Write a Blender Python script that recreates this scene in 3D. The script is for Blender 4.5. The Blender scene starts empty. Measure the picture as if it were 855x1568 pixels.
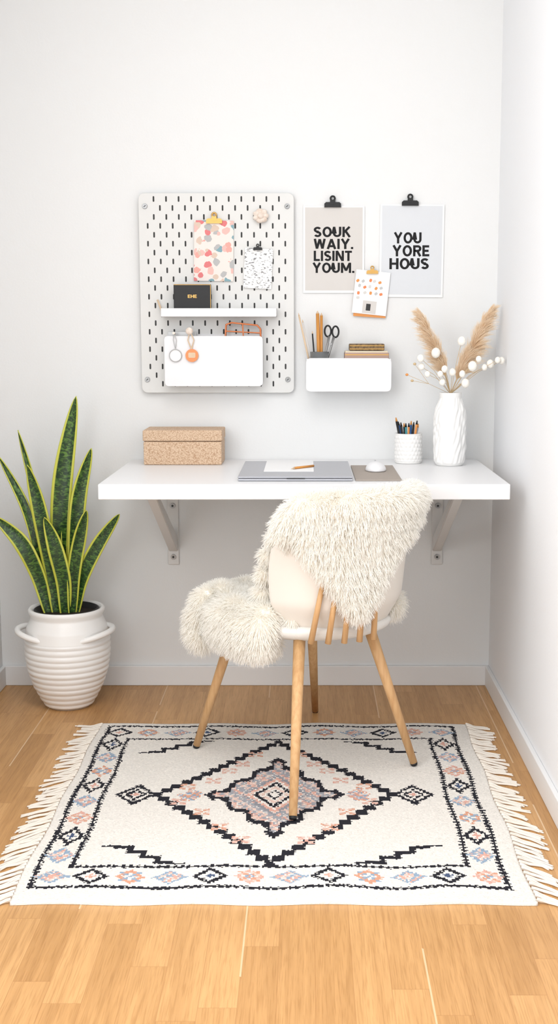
import bpy, bmesh, math, random
import numpy as np
from mathutils import Vector, Matrix, noise
random.seed(4); rng=np.random.default_rng(7)
scn=bpy.context.scene
scn.view_settings.view_transform='Standard'
scn.view_settings.look='None'

def lin(c):
    return tuple(((v/255)/12.92 if v/255<=0.04045 else ((v/255+0.055)/1.055)**2.4) for v in c)+(1,)

# ------------------------------------------------------------ materials
def mat(name,rgb,rough=.6,metal=0,noise_amt=0,noise_scale=20,bump=0,bump_scale=60,rgb2=None,spec=.4,trans=0,sss=0,stretch=None):
    m=bpy.data.materials.new(name); m.use_nodes=True
    nt=m.node_tree; b=nt.nodes['Principled BSDF']
    b.inputs['Base Color'].default_value=lin(rgb)
    b.inputs['Roughness'].default_value=rough
    b.inputs['Metallic'].default_value=metal
    b.inputs['Specular IOR Level'].default_value=spec
    if trans: b.inputs['Transmission Weight'].default_value=trans
    tc=nt.nodes.new('ShaderNodeTexCoord')
    src=tc.outputs['Object']
    if stretch:
        mp=nt.nodes.new('ShaderNodeMapping'); mp.inputs['Scale'].default_value=stretch
        nt.links.new(src,mp.inputs[0]); src=mp.outputs[0]
    if rgb2 is not None:
        n=nt.nodes.new('ShaderNodeTexNoise'); n.inputs['Scale'].default_value=noise_scale; n.inputs['Detail'].default_value=4
        nt.links.new(src,n.inputs['Vector'])
        r=nt.nodes.new('ShaderNodeValToRGB'); r.color_ramp.elements[0].position=.35; r.color_ramp.elements[1].position=.65
        r.color_ramp.elements[0].color=lin(rgb); r.color_ramp.elements[1].color=lin(rgb2)
        nt.links.new(n.outputs['Fac'],r.inputs[0]); nt.links.new(r.outputs[0],b.inputs['Base Color'])
    if bump:
        n=nt.nodes.new('ShaderNodeTexNoise'); n.inputs['Scale'].default_value=bump_scale; n.inputs['Detail'].default_value=3
        nt.links.new(src,n.inputs['Vector'])
        bp=nt.nodes.new('ShaderNodeBump'); bp.inputs['Strength'].default_value=bump; bp.inputs['Distance'].default_value=.002
        nt.links.new(n.outputs['Fac'],bp.inputs['Height']); nt.links.new(bp.outputs[0],b.inputs['Normal'])
    return m

M={}
M['wall']=mat('wall_paint',(233,234,234),.9,bump=.15,bump_scale=150,spec=.1)
M['wallr']=mat('wall_paint_lit',(240,241,243),.9,bump=.15,bump_scale=150,spec=.1)  # same wall paint, lightened and cooled: window light put into the colour
M['ceil']=mat('ceiling_paint',(240,240,240),.9,bump=.1)
M['trim']=mat('trim_paint',(234,234,234),.45,bump=.05)
M['desk']=mat('white_laminate',(237,237,238),.35,bump=.03)
M['white']=mat('white_lacquer',(235,235,237),.4,bump=.03)
M['peg']=mat('pegboard_white',(224,224,222),.55,bump=.05)
M['slot']=mat('slot_dark',(64,64,64),.9,bump=.05)  # dark grey; on the pegboard it stands in for shade inside the slots
M['metalgrey']=mat('galvanised_grey',(176,176,176),.4,.6,bump=.05)
M['bracket']=mat('bracket_paint',(222,221,219),.4,.0,bump=.05)
M['black']=mat('black_plastic',(22,22,24),.45,bump=.03)
M['ink']=mat('black_ink',(24,24,26),.8,bump=.02)
M['gold']=mat('brass',(200,158,90),.35,.6,bump=.03)
M['copper']=mat('copper_wire',(210,126,82),.35,.5,bump=.03)
M['orange']=mat('orange_card',(226,152,86),.7,bump=.05)
M['paper']=mat('white_paper',(243,243,243),.8,bump=.05)
M['greypaper']=mat('grey_paper',(214,210,206),.8,bump=.05)
M['coolpaper']=mat('cool_paper',(218,221,225),.8,bump=.05)
M['pencilwood']=mat('pencil_wood',(206,142,70),.5,bump=.05)
M['palewood']=mat('pale_wood',(220,194,164),.5,bump=.05)
M['silver']=mat('silver_aluminium',(176,177,183),.35,.35,bump=.02)
M['taupe']=mat('taupe_felt',(168,158,149),.9,bump=.4,bump_scale=400)
M['shell']=mat('cream_shell',(227,220,211),.5,bump=.03)
M['pan']=mat('seat_pan_white',(228,225,220),.45,bump=.03)
M['pot']=mat('white_glaze',(246,245,243),.28,bump=.05,spec=.5)
M['soil']=mat('soil',(50,38,30),.95,rgb2=(30,24,20),noise_scale=90,bump=1,bump_scale=120)
M['potdark']=mat('dark_inner_pot',(30,30,30),.5,bump=.05)
M['bisque']=mat('white_bisque',(243,242,240),.6,bump=.1)
M['fringe']=mat('cotton_fringe',(238,230,219),.95,bump=.3,bump_scale=500)
M['darkbook']=mat('tan_book_cover',(140,114,78),.6,rgb2=(88,70,50),noise_scale=120,bump=.2)
M['pinkbook']=mat('dusty_pink_cover',(178,150,138),.6,bump=.1)
M['pages']=mat('book_pages',(222,210,186),.8,bump=.2)
M['glass']=mat('clear_glass',(235,240,242),.08,trans=.85,bump=.01)
M['blue']=mat('blue_plastic',(40,80,130),.4,bump=.02)
M['teal']=mat('teal_plastic',(70,150,160),.4,bump=.02)
M['stem']=mat('dry_stem',(206,180,140),.8,bump=.1)
M['screw']=mat('screw_steel',(150,150,150),.35,.8,bump=.02)
M['shellknob']=mat('seashell',(220,200,184),.5,rgb2=(240,230,220),noise_scale=60,bump=.2)

def wood_mat(name,c1,c2):
    m=mat(name,c1,.5,rgb2=c2,noise_scale=14,stretch=(8,8,.7)); return m
M['leg']=wood_mat('beech_wood',(213,172,124),(198,153,105))

def fibre_mat(name,root,tip,vary=.12):
    m=bpy.data.materials.new(name); m.use_nodes=True
    nt=m.node_tree; b=nt.nodes['Principled BSDF']; out=nt.nodes['Material Output']
    hi=nt.nodes.new('ShaderNodeHairInfo')
    r=nt.nodes.new('ShaderNodeValToRGB')
    r.color_ramp.elements[0].color=lin(root); r.color_ramp.elements[1].color=lin(tip)
    nt.links.new(hi.outputs['Intercept'],r.inputs[0])
    df=nt.nodes.new('ShaderNodeBsdfDiffuse'); tr=nt.nodes.new('ShaderNodeBsdfTranslucent')
    nt.links.new(r.outputs[0],df.inputs['Color']); nt.links.new(r.outputs[0],tr.inputs['Color'])
    mx=nt.nodes.new('ShaderNodeMixShader'); mx.inputs[0].default_value=.4
    nt.links.new(df.outputs[0],mx.inputs[1]); nt.links.new(tr.outputs[0],mx.inputs[2]); nt.links.new(mx.outputs[0],out.inputs['Surface'])
    nt.nodes.remove(b)
    return m
M['fur']=fibre_mat('sheep_wool',(255,250,241),(255,254,250))
M['pelt']=mat('pelt_skin',(253,248,239),.95,bump=.5,bump_scale=80,spec=.1)
M['pampas']=fibre_mat('pampas_fibre',(244,218,184),(252,236,214))
M['bunny']=mat('bunny_tail',(250,246,238),.95,bump=.6,bump_scale=300,spec=.1)

# floor : three strip oak
def floor_mat():
    m=bpy.data.materials.new('oak_parquet'); m.use_nodes=True
    nt=m.node_tree; N=nt.nodes; L=nt.links; b=N['Principled BSDF']
    tc=N.new('ShaderNodeTexCoord'); sp=N.new('ShaderNodeSeparateXYZ'); L.new(tc.outputs['Object'],sp.inputs[0])
    def math_(op,a,bb=None,c=None):
        n=N.new('ShaderNodeMath'); n.operation=op
        for i,v in enumerate((a,bb,c)):
            if v is None: continue
            if isinstance(v,(int,float)): n.inputs[i].default_value=v
            else: L.new(v,n.inputs[i])
        return n.outputs[0]
    W=.068
    xs=math_('DIVIDE',math_('ADD',sp.outputs['X'],10-.0225+.003),W)
    ix=math_('FLOOR',xs); fx=math_('FRACT',xs)
    wn=N.new('ShaderNodeTexWhiteNoise'); wn.noise_dimensions='1D'; L.new(ix,wn.inputs['W'])
    ys=math_('ADD',math_('DIVIDE',sp.outputs['Y'],.52),math_('MULTIPLY',wn.outputs['Value'],7))
    iy=math_('FLOOR',ys); fy=math_('FRACT',ys)
    cb=N.new('ShaderNodeCombineXYZ'); L.new(ix,cb.inputs[0]); L.new(iy,cb.inputs[1])
    wn2=N.new('ShaderNodeTexWhiteNoise'); wn2.noise_dimensions='3D'; L.new(cb.outputs[0],wn2.inputs['Vector'])
    va=N.new('ShaderNodeVectorMath'); va.operation='MULTIPLY_ADD'; L.new(wn2.outputs['Color'],va.inputs[0]); va.inputs[1].default_value=(5,5,5); L.new(tc.outputs['Object'],va.inputs[2])
    mp=N.new('ShaderNodeMapping'); mp.inputs['Scale'].default_value=(70,3.5,1); L.new(va.outputs[0],mp.inputs[0])
    ns=N.new('ShaderNodeTexNoise'); ns.inputs['Scale'].default_value=1; ns.inputs['Detail'].default_value=5; ns.inputs['Distortion'].default_value=.6
    L.new(mp.outputs[0],ns.inputs['Vector'])
    mp2=N.new('ShaderNodeMapping'); mp2.inputs['Scale'].default_value=(420,14,1); L.new(va.outputs[0],mp2.inputs[0])
    nf=N.new('ShaderNodeTexNoise'); nf.inputs['Scale'].default_value=1; nf.inputs['Detail'].default_value=2; L.new(mp2.outputs[0],nf.inputs['Vector'])
    r1=N.new('ShaderNodeValToRGB'); e=r1.color_ramp.elements
    e[0].position=0; e[0].color=lin((192,145,92)); e[1].position=.9; e[1].color=lin((210,163,109))
    L.new(wn2.outputs['Value'],r1.inputs[0])
    r2=N.new('ShaderNodeValToRGB'); e=r2.color_ramp.elements
    e[0].position=.3; e[0].color=(.82,.79,.74,1); e[1].position=.62; e[1].color=(1.0,1.0,1.0,1)
    L.new(ns.outputs['Fac'],r2.inputs[0])
    r3=N.new('ShaderNodeValToRGB'); e=r3.color_ramp.elements
    e[0].position=.36; e[0].color=(.86,.83,.78,1); e[1].position=.5; e[1].color=(1,1,1,1)
    L.new(nf.outputs['Fac'],r3.inputs[0])
    mu=N.new('ShaderNodeMix'); mu.data_type='RGBA'; mu.blend_type='MULTIPLY'; mu.inputs[0].default_value=1
    L.new(r1.outputs[0],mu.inputs[6]); L.new(r2.outputs[0],mu.inputs[7])
    mu2=N.new('ShaderNodeMix'); mu2.data_type='RGBA'; mu2.blend_type='MULTIPLY'; mu2.inputs[0].default_value=1
    L.new(mu.outputs[2],mu2.inputs[6]); L.new(r3.outputs[0],mu2.inputs[7])
    d1=math_('LESS_THAN',math_('MINIMUM',fx,math_('SUBTRACT',1,fx)),.010)
    d2=math_('LESS_THAN',fy,.003)
    seam=math_('MAXIMUM',d1,d2)
    m2=N.new('ShaderNodeMix'); m2.data_type='RGBA'; L.new(math_('MULTIPLY',seam,.35),m2.inputs[0])
    L.new(mu2.outputs[2],m2.inputs[6]); m2.inputs[7].default_value=lin((150,98,54))
    xb=math_('FRACT',math_('DIVIDE',math_('ADD',sp.outputs['X'],10-.0225+.003),W*5))
    bl=math_('LESS_THAN',math_('MINIMUM',xb,math_('SUBTRACT',1,xb)),.005)
    n3=N.new('ShaderNodeTexNoise'); n3.inputs['Scale'].default_value=1.6; L.new(tc.outputs['Object'],n3.inputs['Vector'])
    bl=math_('MULTIPLY',bl,math_('GREATER_THAN',n3.outputs['Fac'],.47))
    m3=N.new('ShaderNodeMix'); m3.data_type='RGBA'; L.new(math_('MULTIPLY',bl,.55),m3.inputs[0])
    L.new(m2.outputs[2],m3.inputs[6]); m3.inputs[7].default_value=lin((242,216,180))
    L.new(m3.outputs[2],b.inputs['Base Color'])
    b.inputs['Roughness'].default_value=.38; b.inputs['Specular IOR Level'].default_value=.35
    bp=N.new('ShaderNodeBump'); bp.inputs['Strength'].default_value=.15; bp.inputs['Distance'].default_value=.001
    L.new(ns.outputs['Fac'],bp.inputs['Height']); L.new(bp.outputs[0],b.inputs['Normal'])
    return m
M['floor']=floor_mat()

def attr_mat(name,attr,rough=.95,bump=.5,bscale=(250,250,250)):
    m=bpy.data.materials.new(name); m.use_nodes=True
    nt=m.node_tree; b=nt.nodes['Principled BSDF']
    a=nt.nodes.new('ShaderNodeAttribute'); a.attribute_name=attr
    nt.links.new(a.outputs['Color'],b.inputs['Base Color'])
    b.inputs['Roughness'].default_value=rough; b.inputs['Specular IOR Level'].default_value=.1
    tc=nt.nodes.new('ShaderNodeTexCoord'); mp=nt.nodes.new('ShaderNodeMapping'); mp.inputs['Scale'].default_value=bscale
    n=nt.nodes.new('ShaderNodeTexNoise'); n.inputs['Scale'].default_value=1
    nt.links.new(tc.outputs['Object'],mp.inputs[0]); nt.links.new(mp.outputs[0],n.inputs['Vector'])
    bp=nt.nodes.new('ShaderNodeBump'); bp.inputs['Strength'].default_value=bump; bp.inputs['Distance'].default_value=.004
    nt.links.new(n.outputs['Fac'],bp.inputs['Height']); nt.links.new(bp.outputs[0],b.inputs['Normal'])
    return m
M['rug']=attr_mat('woven_wool_pattern','rugcol')

def rattan_mat():
    m=bpy.data.materials.new('woven_rattan'); m.use_nodes=True
    nt=m.node_tree; N=nt.nodes; L=nt.links; b=N['Principled BSDF']; b.inputs['Roughness'].default_value=.7
    tc=N.new('ShaderNodeTexCoord')
    w1=N.new('ShaderNodeTexVoronoi'); w1.inputs['Scale'].default_value=260; L.new(tc.outputs['Object'],w1.inputs['Vector'])
    r=N.new('ShaderNodeValToRGB'); e=r.color_ramp.elements
    e[0].position=.1; e[0].color=lin((228,203,175)); e[1].position=.85; e[1].color=lin((184,148,117))
    L.new(w1.outputs['Distance'],r.inputs[0]); L.new(r.outputs[0],b.inputs['Base Color'])
    bp=N.new('ShaderNodeBump'); bp.inputs['Strength'].default_value=.4; bp.inputs['Distance'].default_value=.0015; bp.invert=True
    L.new(w1.outputs['Distance'],bp.inputs['Height']); L.new(bp.outputs[0],b.inputs['Normal'])
    return m
M['rattan']=rattan_mat()

def leaf_mat():
    m=bpy.data.materials.new('snake_leaf'); m.use_nodes=True
    nt=m.node_tree; N=nt.nodes; L=nt.links; b=N['Principled BSDF']; b.inputs['Roughness'].default_value=.35
    uv=N.new('ShaderNodeUVMap'); uv.uv_map='UVMap'; sp=N.new('ShaderNodeSeparateXYZ'); L.new(uv.outputs[0],sp.inputs[0])
    mp=N.new('ShaderNodeMapping'); mp.inputs['Scale'].default_value=(3,90,1); L.new(uv.outputs[0],mp.inputs[0])
    ns=N.new('ShaderNodeTexNoise'); ns.inputs['Scale'].default_value=1; ns.inputs['Detail'].default_value=3; ns.inputs['Distortion'].default_value=1.2
    L.new(mp.outputs[0],ns.inputs['Vector'])
    r=N.new('ShaderNodeValToRGB'); e=r.color_ramp.elements
    e[0].position=.45; e[0].color=lin((24,54,26)); e[1].position=.68; e[1].color=lin((92,132,52))
    L.new(ns.outputs['Fac'],r.inputs[0])
    a=N.new('ShaderNodeMath'); a.operation='SUBTRACT'; L.new(sp.outputs['X'],a.inputs[0]); a.inputs[1].default_value=.5
    ab=N.new('ShaderNodeMath'); ab.operation='ABSOLUTE'; L.new(a.outputs[0],ab.inputs[0])
    r2=N.new('ShaderNodeValToRGB'); e=r2.color_ramp.elements; e[0].position=.36; e[0].color=(0,0,0,1); e[1].position=.40; e[1].color=(1,1,1,1)
    L.new(ab.outputs[0],r2.inputs[0])
    mx=N.new('ShaderNodeMix'); mx.data_type='RGBA'; L.new(r2.outputs[0],mx.inputs[0]); L.new(r.outputs[0],mx.inputs[6]); mx.inputs[7].default_value=lin((202,204,78))
    L.new(mx.outputs[2],b.inputs['Base Color'])
    return m
M['leaf']=leaf_mat()

def blotch_mat():
    m=bpy.data.materials.new('floral_print'); m.use_nodes=True
    nt=m.node_tree; N=nt.nodes; L=nt.links; b=N['Principled BSDF']; b.inputs['Roughness'].default_value=.8
    tc=N.new('ShaderNodeTexCoord')
    nz=N.new('ShaderNodeTexNoise'); nz.inputs['Scale'].default_value=45; L.new(tc.outputs['Object'],nz.inputs['Vector'])
    va=N.new('ShaderNodeVectorMath'); va.operation='MULTIPLY_ADD'; L.new(nz.outputs['Color'],va.inputs[0]); va.inputs[1].default_value=(.02,.02,.02); L.new(tc.outputs['Object'],va.inputs[2])
    v=N.new('ShaderNodeTexVoronoi'); v.inputs['Scale'].default_value=42; L.new(va.outputs[0],v.inputs['Vector'])
    sp=N.new('ShaderNodeSeparateColor'); L.new(v.outputs['Color'],sp.inputs[0])
    r=N.new('ShaderNodeValToRGB'); r.color_ramp.interpolation='CONSTANT'; e=r.color_ramp.elements
    e[0].position=0; e[0].color=lin((236,170,160)); e[1].position=.2; e[1].color=lin((218,196,180))
    for p,c in ((.4,(224,128,130)),(.52,(184,184,184)),(.66,(234,188,180)),(.88,(132,168,178))):
        x=e.new(p); x.color=lin(c)
    L.new(sp.outputs[0],r.inputs[0])
    lt=N.new('ShaderNodeMath'); lt.operation='LESS_THAN'; L.new(v.outputs['Distance'],lt.inputs[0]); lt.inputs[1].default_value=.46
    mx=N.new('ShaderNodeMix'); mx.data_type='RGBA'; L.new(lt.outputs[0],mx.inputs[0]); mx.inputs[6].default_value=lin((236,227,221)); L.new(r.outputs[0],mx.inputs[7])
    L.new(mx.outputs[2],b.inputs['Base Color'])
    return m
M['floral']=blotch_mat()
def script_mat():
    m=bpy.data.materials.new('handwriting_print'); m.use_nodes=True
    nt=m.node_tree; N=nt.nodes; L=nt.links; b=N['Principled BSDF']; b.inputs['Roughness'].default_value=.8
    tc=N.new('ShaderNodeTexCoord'); mp=N.new('ShaderNodeMapping'); mp.inputs['Rotation'].default_value=(0,.5,0); mp.inputs['Scale'].default_value=(110,1,230)
    L.new(tc.outputs['Object'],mp.inputs[0])
    n=N.new('ShaderNodeTexNoise'); n.inputs['Scale'].default_value=1; n.inputs['Detail'].default_value=4; L.new(mp.outputs[0],n.inputs['Vector'])
    r=N.new('ShaderNodeValToRGB'); e=r.color_ramp.elements; e[0].position=.39; e[0].color=lin((136,136,138)); e[1].position=.44; e[1].color=lin((240,240,239))
    L.new(n.outputs['Fac'],r.inputs[0]); L.new(r.outputs[0],b.inputs['Base Color'])
    return m
M['script']=script_mat()

# ------------------------------------------------------------ helpers
def link(o,parent=None):
    scn.collection.objects.link(o)
    if parent: o.parent=parent
    return o
def grp(name):
    e=bpy.data.objects.new(name,None); e.empty_display_size=.05; return link(e)
def finish(o,m,smooth=False):
    if m is not None and len(o.data.materials)==0: o.data.materials.append(m)
    if smooth:
        o.data.polygons.foreach_set('use_smooth',[True]*len(o.data.polygons))
    return o
def from_bm(name,bm,m,parent=None,smooth=False):
    me=bpy.data.meshes.new(name); bm.to_mesh(me); bm.free()
    o=bpy.data.objects.new(name,me); link(o,parent); return finish(o,m,smooth)
def box(name,x0,x1,y0,y1,z0,z1,m,parent=None,bev=.0):
    bm=bmesh.new(); bmesh.ops.create_cube(bm,size=1)
    for v in bm.verts:
        v.co=Vector(((x0+x1)/2+v.co.x*(x1-x0),(y0+y1)/2+v.co.y*(y1-y0),(z0+z1)/2+v.co.z*(z1-z0)))
    if bev: bmesh.ops.bevel(bm,geom=bm.edges[:],offset=bev,segments=3,affect='EDGES',profile=.5)
    return from_bm(name,bm,m,parent)
def rod(name,p,q,r1,r2,m,parent=None,seg=16):
    p=Vector(p);q=Vector(q); d=q-p
    bm=bmesh.new(); bmesh.ops.create_cone(bm,cap_ends=True,segments=seg,radius1=r1,radius2=r2,depth=d.length)
    R=d.to_track_quat('Z','Y').to_matrix().to_4x4(); R.translation=(p+q)/2
    bmesh.ops.transform(bm,matrix=R,verts=bm.verts)
    o=from_bm(name,bm,m,parent)
    for f in o.data.polygons: f.use_smooth=len(f.vertices)==4
    return o
def lathe(name,prof,c,m,parent=None,seg=64,fn=None,caps=True):
    bm=bmesh.new(); rings=[]
    for r,z in prof:
        ring=[]
        for i in range(seg):
            t=2*math.pi*i/seg
            rr=r*(fn(t,z) if fn else 1)
            ring.append(bm.verts.new((c[0]+rr*math.cos(t),c[1]+rr*math.sin(t),c[2]+z)))
        rings.append(ring)
    for a,b in zip(rings,rings[1:]):
        for i in range(seg): bm.faces.new((a[i],a[(i+1)%seg],b[(i+1)%seg],b[i]))
    if caps: bm.faces.new(rings[0][::-1]); bm.faces.new(rings[-1])
    bmesh.ops.recalc_face_normals(bm,faces=bm.faces)
    return from_bm(name,bm,m,parent,True)
def plate(name,x0,x1,z0,z1,y,th,m,parent=None,ang=0,r=.0,seg=6):
    """flat panel in XZ, front face at y (room side), thickness th going to +Y; corner radius r, tilt ang deg"""
    cx,cz=(x0+x1)/2,(z0+z1)/2; w,h=(x1-x0)/2,(z1-z0)/2
    pts=[]
    if r<=0: pts=[(w,h),(-w,h),(-w,-h),(w,-h)]
    else:
        for (sx,sz,a0) in ((1,1,0),(-1,1,90),(-1,-1,180),(1,-1,270)):
            for k in range(seg+1):
                a=math.radians(a0+90*k/seg); pts.append((sx*(w-r)+r*math.cos(a),sz*(h-r)+r*math.sin(a)))
    A=math.radians(ang); ca,sa=math.cos(A),math.sin(A)
    pts=[(cx+p[0]*ca-p[1]*sa,cz+p[0]*sa+p[1]*ca) for p in pts]
    bm=bmesh.new(); f=[bm.verts.new((p[0],y,p[1])) for p in pts]; b=[bm.verts.new((p[0],y+th,p[1])) for p in pts]
    bm.faces.new(f); bm.faces.new(b[::-1]); n=len(pts)
    for i in range(n): bm.faces.new((f[i],b[i],b[(i+1)%n],f[(i+1)%n]))
    bmesh.ops.recalc_face_normals(bm,faces=bm.faces)
    return from_bm(name,bm,m,parent)
def ball(name,c,r,m,parent=None,sub=3):
    bm=bmesh.new(); bmesh.ops.create_icosphere(bm,subdivisions=sub,radius=1)
    if not hasattr(r,'__len__'): r=(r,r,r)
    for v in bm.verts: v.co=Vector((c[0]+v.co.x*r[0],c[1]+v.co.y*r[1],c[2]+v.co.z*r[2]))
    return from_bm(name,bm,m,parent,True)
def tube(name,lines,rad,m,parent=None,cyclic=False,res=2,bez=False):
    cu=bpy.data.curves.new(name,'CURVE'); cu.dimensions='3D'; cu.bevel_depth=rad; cu.bevel_resolution=res; cu.use_fill_caps=True
    for ln in lines:
        s=cu.splines.new('POLY'); s.points.add(len(ln)-1)
        for i,p in enumerate(ln): s.points[i].co=(p[0],p[1],p[2],1)
        s.use_cyclic_u=cyclic
    o=bpy.data.objects.new(name,cu); link(o,parent); cu.materials.append(m)
    dg=bpy.context.evaluated_depsgraph_get(); me=bpy.data.meshes.new_from_object(o.evaluated_get(dg))
    bpy.data.objects.remove(o); o=bpy.data.objects.new(name,me); link(o,parent)
    return finish(o,m,True)
def circ(c,r,n=24,plane='xz',rz=None):
    rz=rz or r
    return [(c[0]+r*math.cos(2*math.pi*i/n),c[1],c[2]+rz*math.sin(2*math.pi*i/n)) for i in range(n)]

# --- bold sans-serif lettering built from strokes (unit height, stroke .2)
def arc(cx,cy,rx,ry,a0,a1,n=14):
    return [(cx+rx*math.cos(math.radians(a0+(a1-a0)*i/n)),cy+ry*math.sin(math.radians(a0+(a1-a0)*i/n))) for i in range(n+1)]
T=.20; h_=T/2
GL={
'O':(.78,[arc(.39,.5,.39-h_,.5-h_+.01,0,360,32)]),
'S':(.64,[arc(.32,.715,.32-h_,.285-h_,25,270,16)+arc(.32,.285,.32-h_,.285-h_,90,-155,16)]),
'U':(.70,[[(h_,1),(h_,.34)]+arc(.35,.34,.35-h_,.34-h_,180,360,14)+[(.70-h_,1)]]),
'K':(.70,[[(h_,0),(h_,1)],[(.60,1.0),(.14,.46)],[(.26,.60),(.62,0)]]),
'W':(1.0,[[(.09,1),(.27,.04)],[(.27,.04),(.5,.96)],[(.5,.96),(.73,.04)],[(.73,.04),(.91,1)]]),
'A':(.80,[[(.09,0),(.40,.97)],[(.40,.97),(.71,0)],[(.20,.28),(.60,.28)]]),
'I':(.20,[[(h_,0),(h_,1)]]),
'Y':(.76,[[(.09,1),(.38,.46)],[(.67,1),(.38,.46)],[(.38,.50),(.38,0)]]),
'.':(.20,[[(h_,0),(h_,T)]]),
'L':(.54,[[(h_,1),(h_,h_),(.54,h_)]]),
'N':(.74,[[(h_,0),(h_,1)],[(.74-h_,0),(.74-h_,1)],[(.12,.98),(.62,.02)]]),
'T':(.62,[[(0,1-h_),(.62,1-h_)],[(.31,0),(.31,1-h_)]]),
'M':(.90,[[(h_,0),(h_,1)],[(.90-h_,0),(.90-h_,1)],[(.13,.95),(.45,.22)],[(.77,.95),(.45,.22)]]),
'R':(.68,[[(h_,0),(h_,1-h_),(.36,1-h_)]+arc(.38,.70,.21,.205,90,-90,10)+[(h_,.495)],[(.36,.48),(.60,0)]]),
'E':(.58,[[(.56,1-h_),(h_,1-h_),(h_,h_),(.58,h_)],[(h_,.5),(.52,.5)]]),
'H':(.72,[[(h_,0),(h_,1)],[(.72-h_,0),(.72-h_,1)],[(h_,.5),(.72-h_,.5)]]),
}
def text(name,s,x0,x1,z0,z1,y,m,parent=None,off=0):
    tot=sum(GL[c][0] for c in s)+.09*(len(s)-1)
    sx=(x1-x0)/tot; sz=z1-z0; bm=bmesh.new(); cur=0
    for ci,c in enumerate(s):
        w,strokes=GL[c]
        for si,st in enumerate(strokes):
            pts=[Vector(p) for p in st]; closed=(pts[0]-pts[-1]).length<1e-4
            L_=[];R_=[]
            n=len(pts)
            for i,p in enumerate(pts):
                if closed and i in (0,n-1): a=(pts[1]-pts[0]).normalized(); b=(pts[-1]-pts[-2]).normalized()
                else:
                    a=(pts[min(i+1,n-1)]-pts[min(i,n-2)]).normalized(); b=(pts[max(i,1)]-pts[max(i-1,0)]).normalized()
                na=Vector((-a.y,a.x)); nb2=Vector((-b.y,b.x)); mm=(na+nb2)
                mm=mm.normalized() if mm.length>1e-5 else na
                k=h_/max(.45,mm.dot(na)); L_.append(p+mm*k); R_.append(p-mm*k)
            yo=y-.00006*si-.00003*(ci%2)
            f=lambda q:(x0+(cur+q.x)*sx,yo,z0+q.y*sz)
            A=[bm.verts.new(f(q)) for q in L_]; B=[bm.verts.new(f(q)) for q in R_]
            for i in range(n-1): bm.faces.new((A[i],B[i],B[i+1],A[i+1]))
        cur+=w+.09
    bmesh.ops.recalc_face_normals(bm,faces=bm.faces)
    return from_bm(name,bm,m,parent)
def fibres(name,P,rad,m,parent=None):
    n,k,_=P.shape
    c=bpy.data.hair_curves.new(name); c.add_curves([k]*n)
    c.points.foreach_set('position',P.astype(np.float32).ravel())
    c.points.foreach_set('radius',np.tile(np.array(rad,dtype=np.float32),n))
    c.materials.append(m)
    o=bpy.data.objects.new(name,c); return link(o,parent)
def bulldog(name,cx,z,y,w,m,parent,hook=True):
    """spring clip: bevelled jaw, lever and hanging ring; jaw bottom is at z"""
    bm=bmesh.new(); h=w*.30
    P=[(-w/2,0),(w/2,0),(w/2,h*.7),(w*.40,h),(-w*.40,h),(-w/2,h*.7)]
    f=[bm.verts.new((cx+p[0],y,z+p[1])) for p in P]; b=[bm.verts.new((cx+p[0],y+.008,z+p[1])) for p in P]
    bm.faces.new(f); bm.faces.new(b[::-1])
    for i in range(6): bm.faces.new((f[i],b[i],b[(i+1)%6],f[(i+1)%6]))
    bmesh.ops.recalc_face_normals(bm,faces=bm.faces)
    from_bm(name+'_jaw',bm,m,parent)
    if hook:
        tube(name+'_ring',[circ((cx,y+.004,z+h+w*.22),w*.13,20)],w*.055,m,parent,cyclic=True)
        plate(name+'_lever',cx-w*.16,cx+w*.16,z+h*.5,z+h+w*.13,y-.001,.006,m,parent,r=.002)

WY=3.876; XR=.6015; XL=-1.006; CEIL=2.6; Y0=-1.6
# ------------------------------------------------------------ room
box('floor',XL-.1,XR+.1,Y0,WY+.1,-.05,0,M['floor'])
box('wall_back',XL-.1,XR+.1,WY,WY+.1,0,CEIL,M['wall'])
box('wall_right',XR,XR+.1,Y0,WY,0,CEIL,M['wallr'])
wl=grp('wall_left')
wy0,wy1,wz0,wz1=-.2,1.9,.45,2.35
box('pier_far',XL-.1,XL,wy1,WY,0,CEIL,M['wall'],wl)
box('pier_near',XL-.1,XL,Y0,wy0,0,CEIL,M['wall'],wl)
box('apron',XL-.1,XL,wy0,wy1,0,wz0,M['wall'],wl)
box('lintel',XL-.1,XL,wy0,wy1,wz1,CEIL,M['wall'],wl)
wf=grp('window_1')
for n_,a,b_,c,d_ in (('frame_sill',wy0,wy1,wz0,wz0+.05),('frame_head',wy0,wy1,wz1-.05,wz1),('frame_jamb_1',wy0,wy0+.05,wz0+.05,wz1-.05),('frame_jamb_2',wy1-.05,wy1,wz0+.05,wz1-.05),('mullion',.82,.87,wz0+.05,wz1-.05)):
    box(n_,XL-.08,XL-.03,a,b_,c,d_,M['trim'],wf,bev=.003)
box('ceiling',XL-.1,XR+.1,Y0,WY+.1,CEIL,CEIL+.05,M['ceil'])
box('baseboard_back',XL,XR,WY-.013,WY,0,.067,M['trim'],bev=.003)
box('baseboard_right',XR-.013,XR,Y0,WY-.013,0,.067,M['trim'],bev=.003)
box('baseboard_left',XL,XL+.013,Y0,WY-.013,0,.067,M['trim'],bev=.003)

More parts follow.
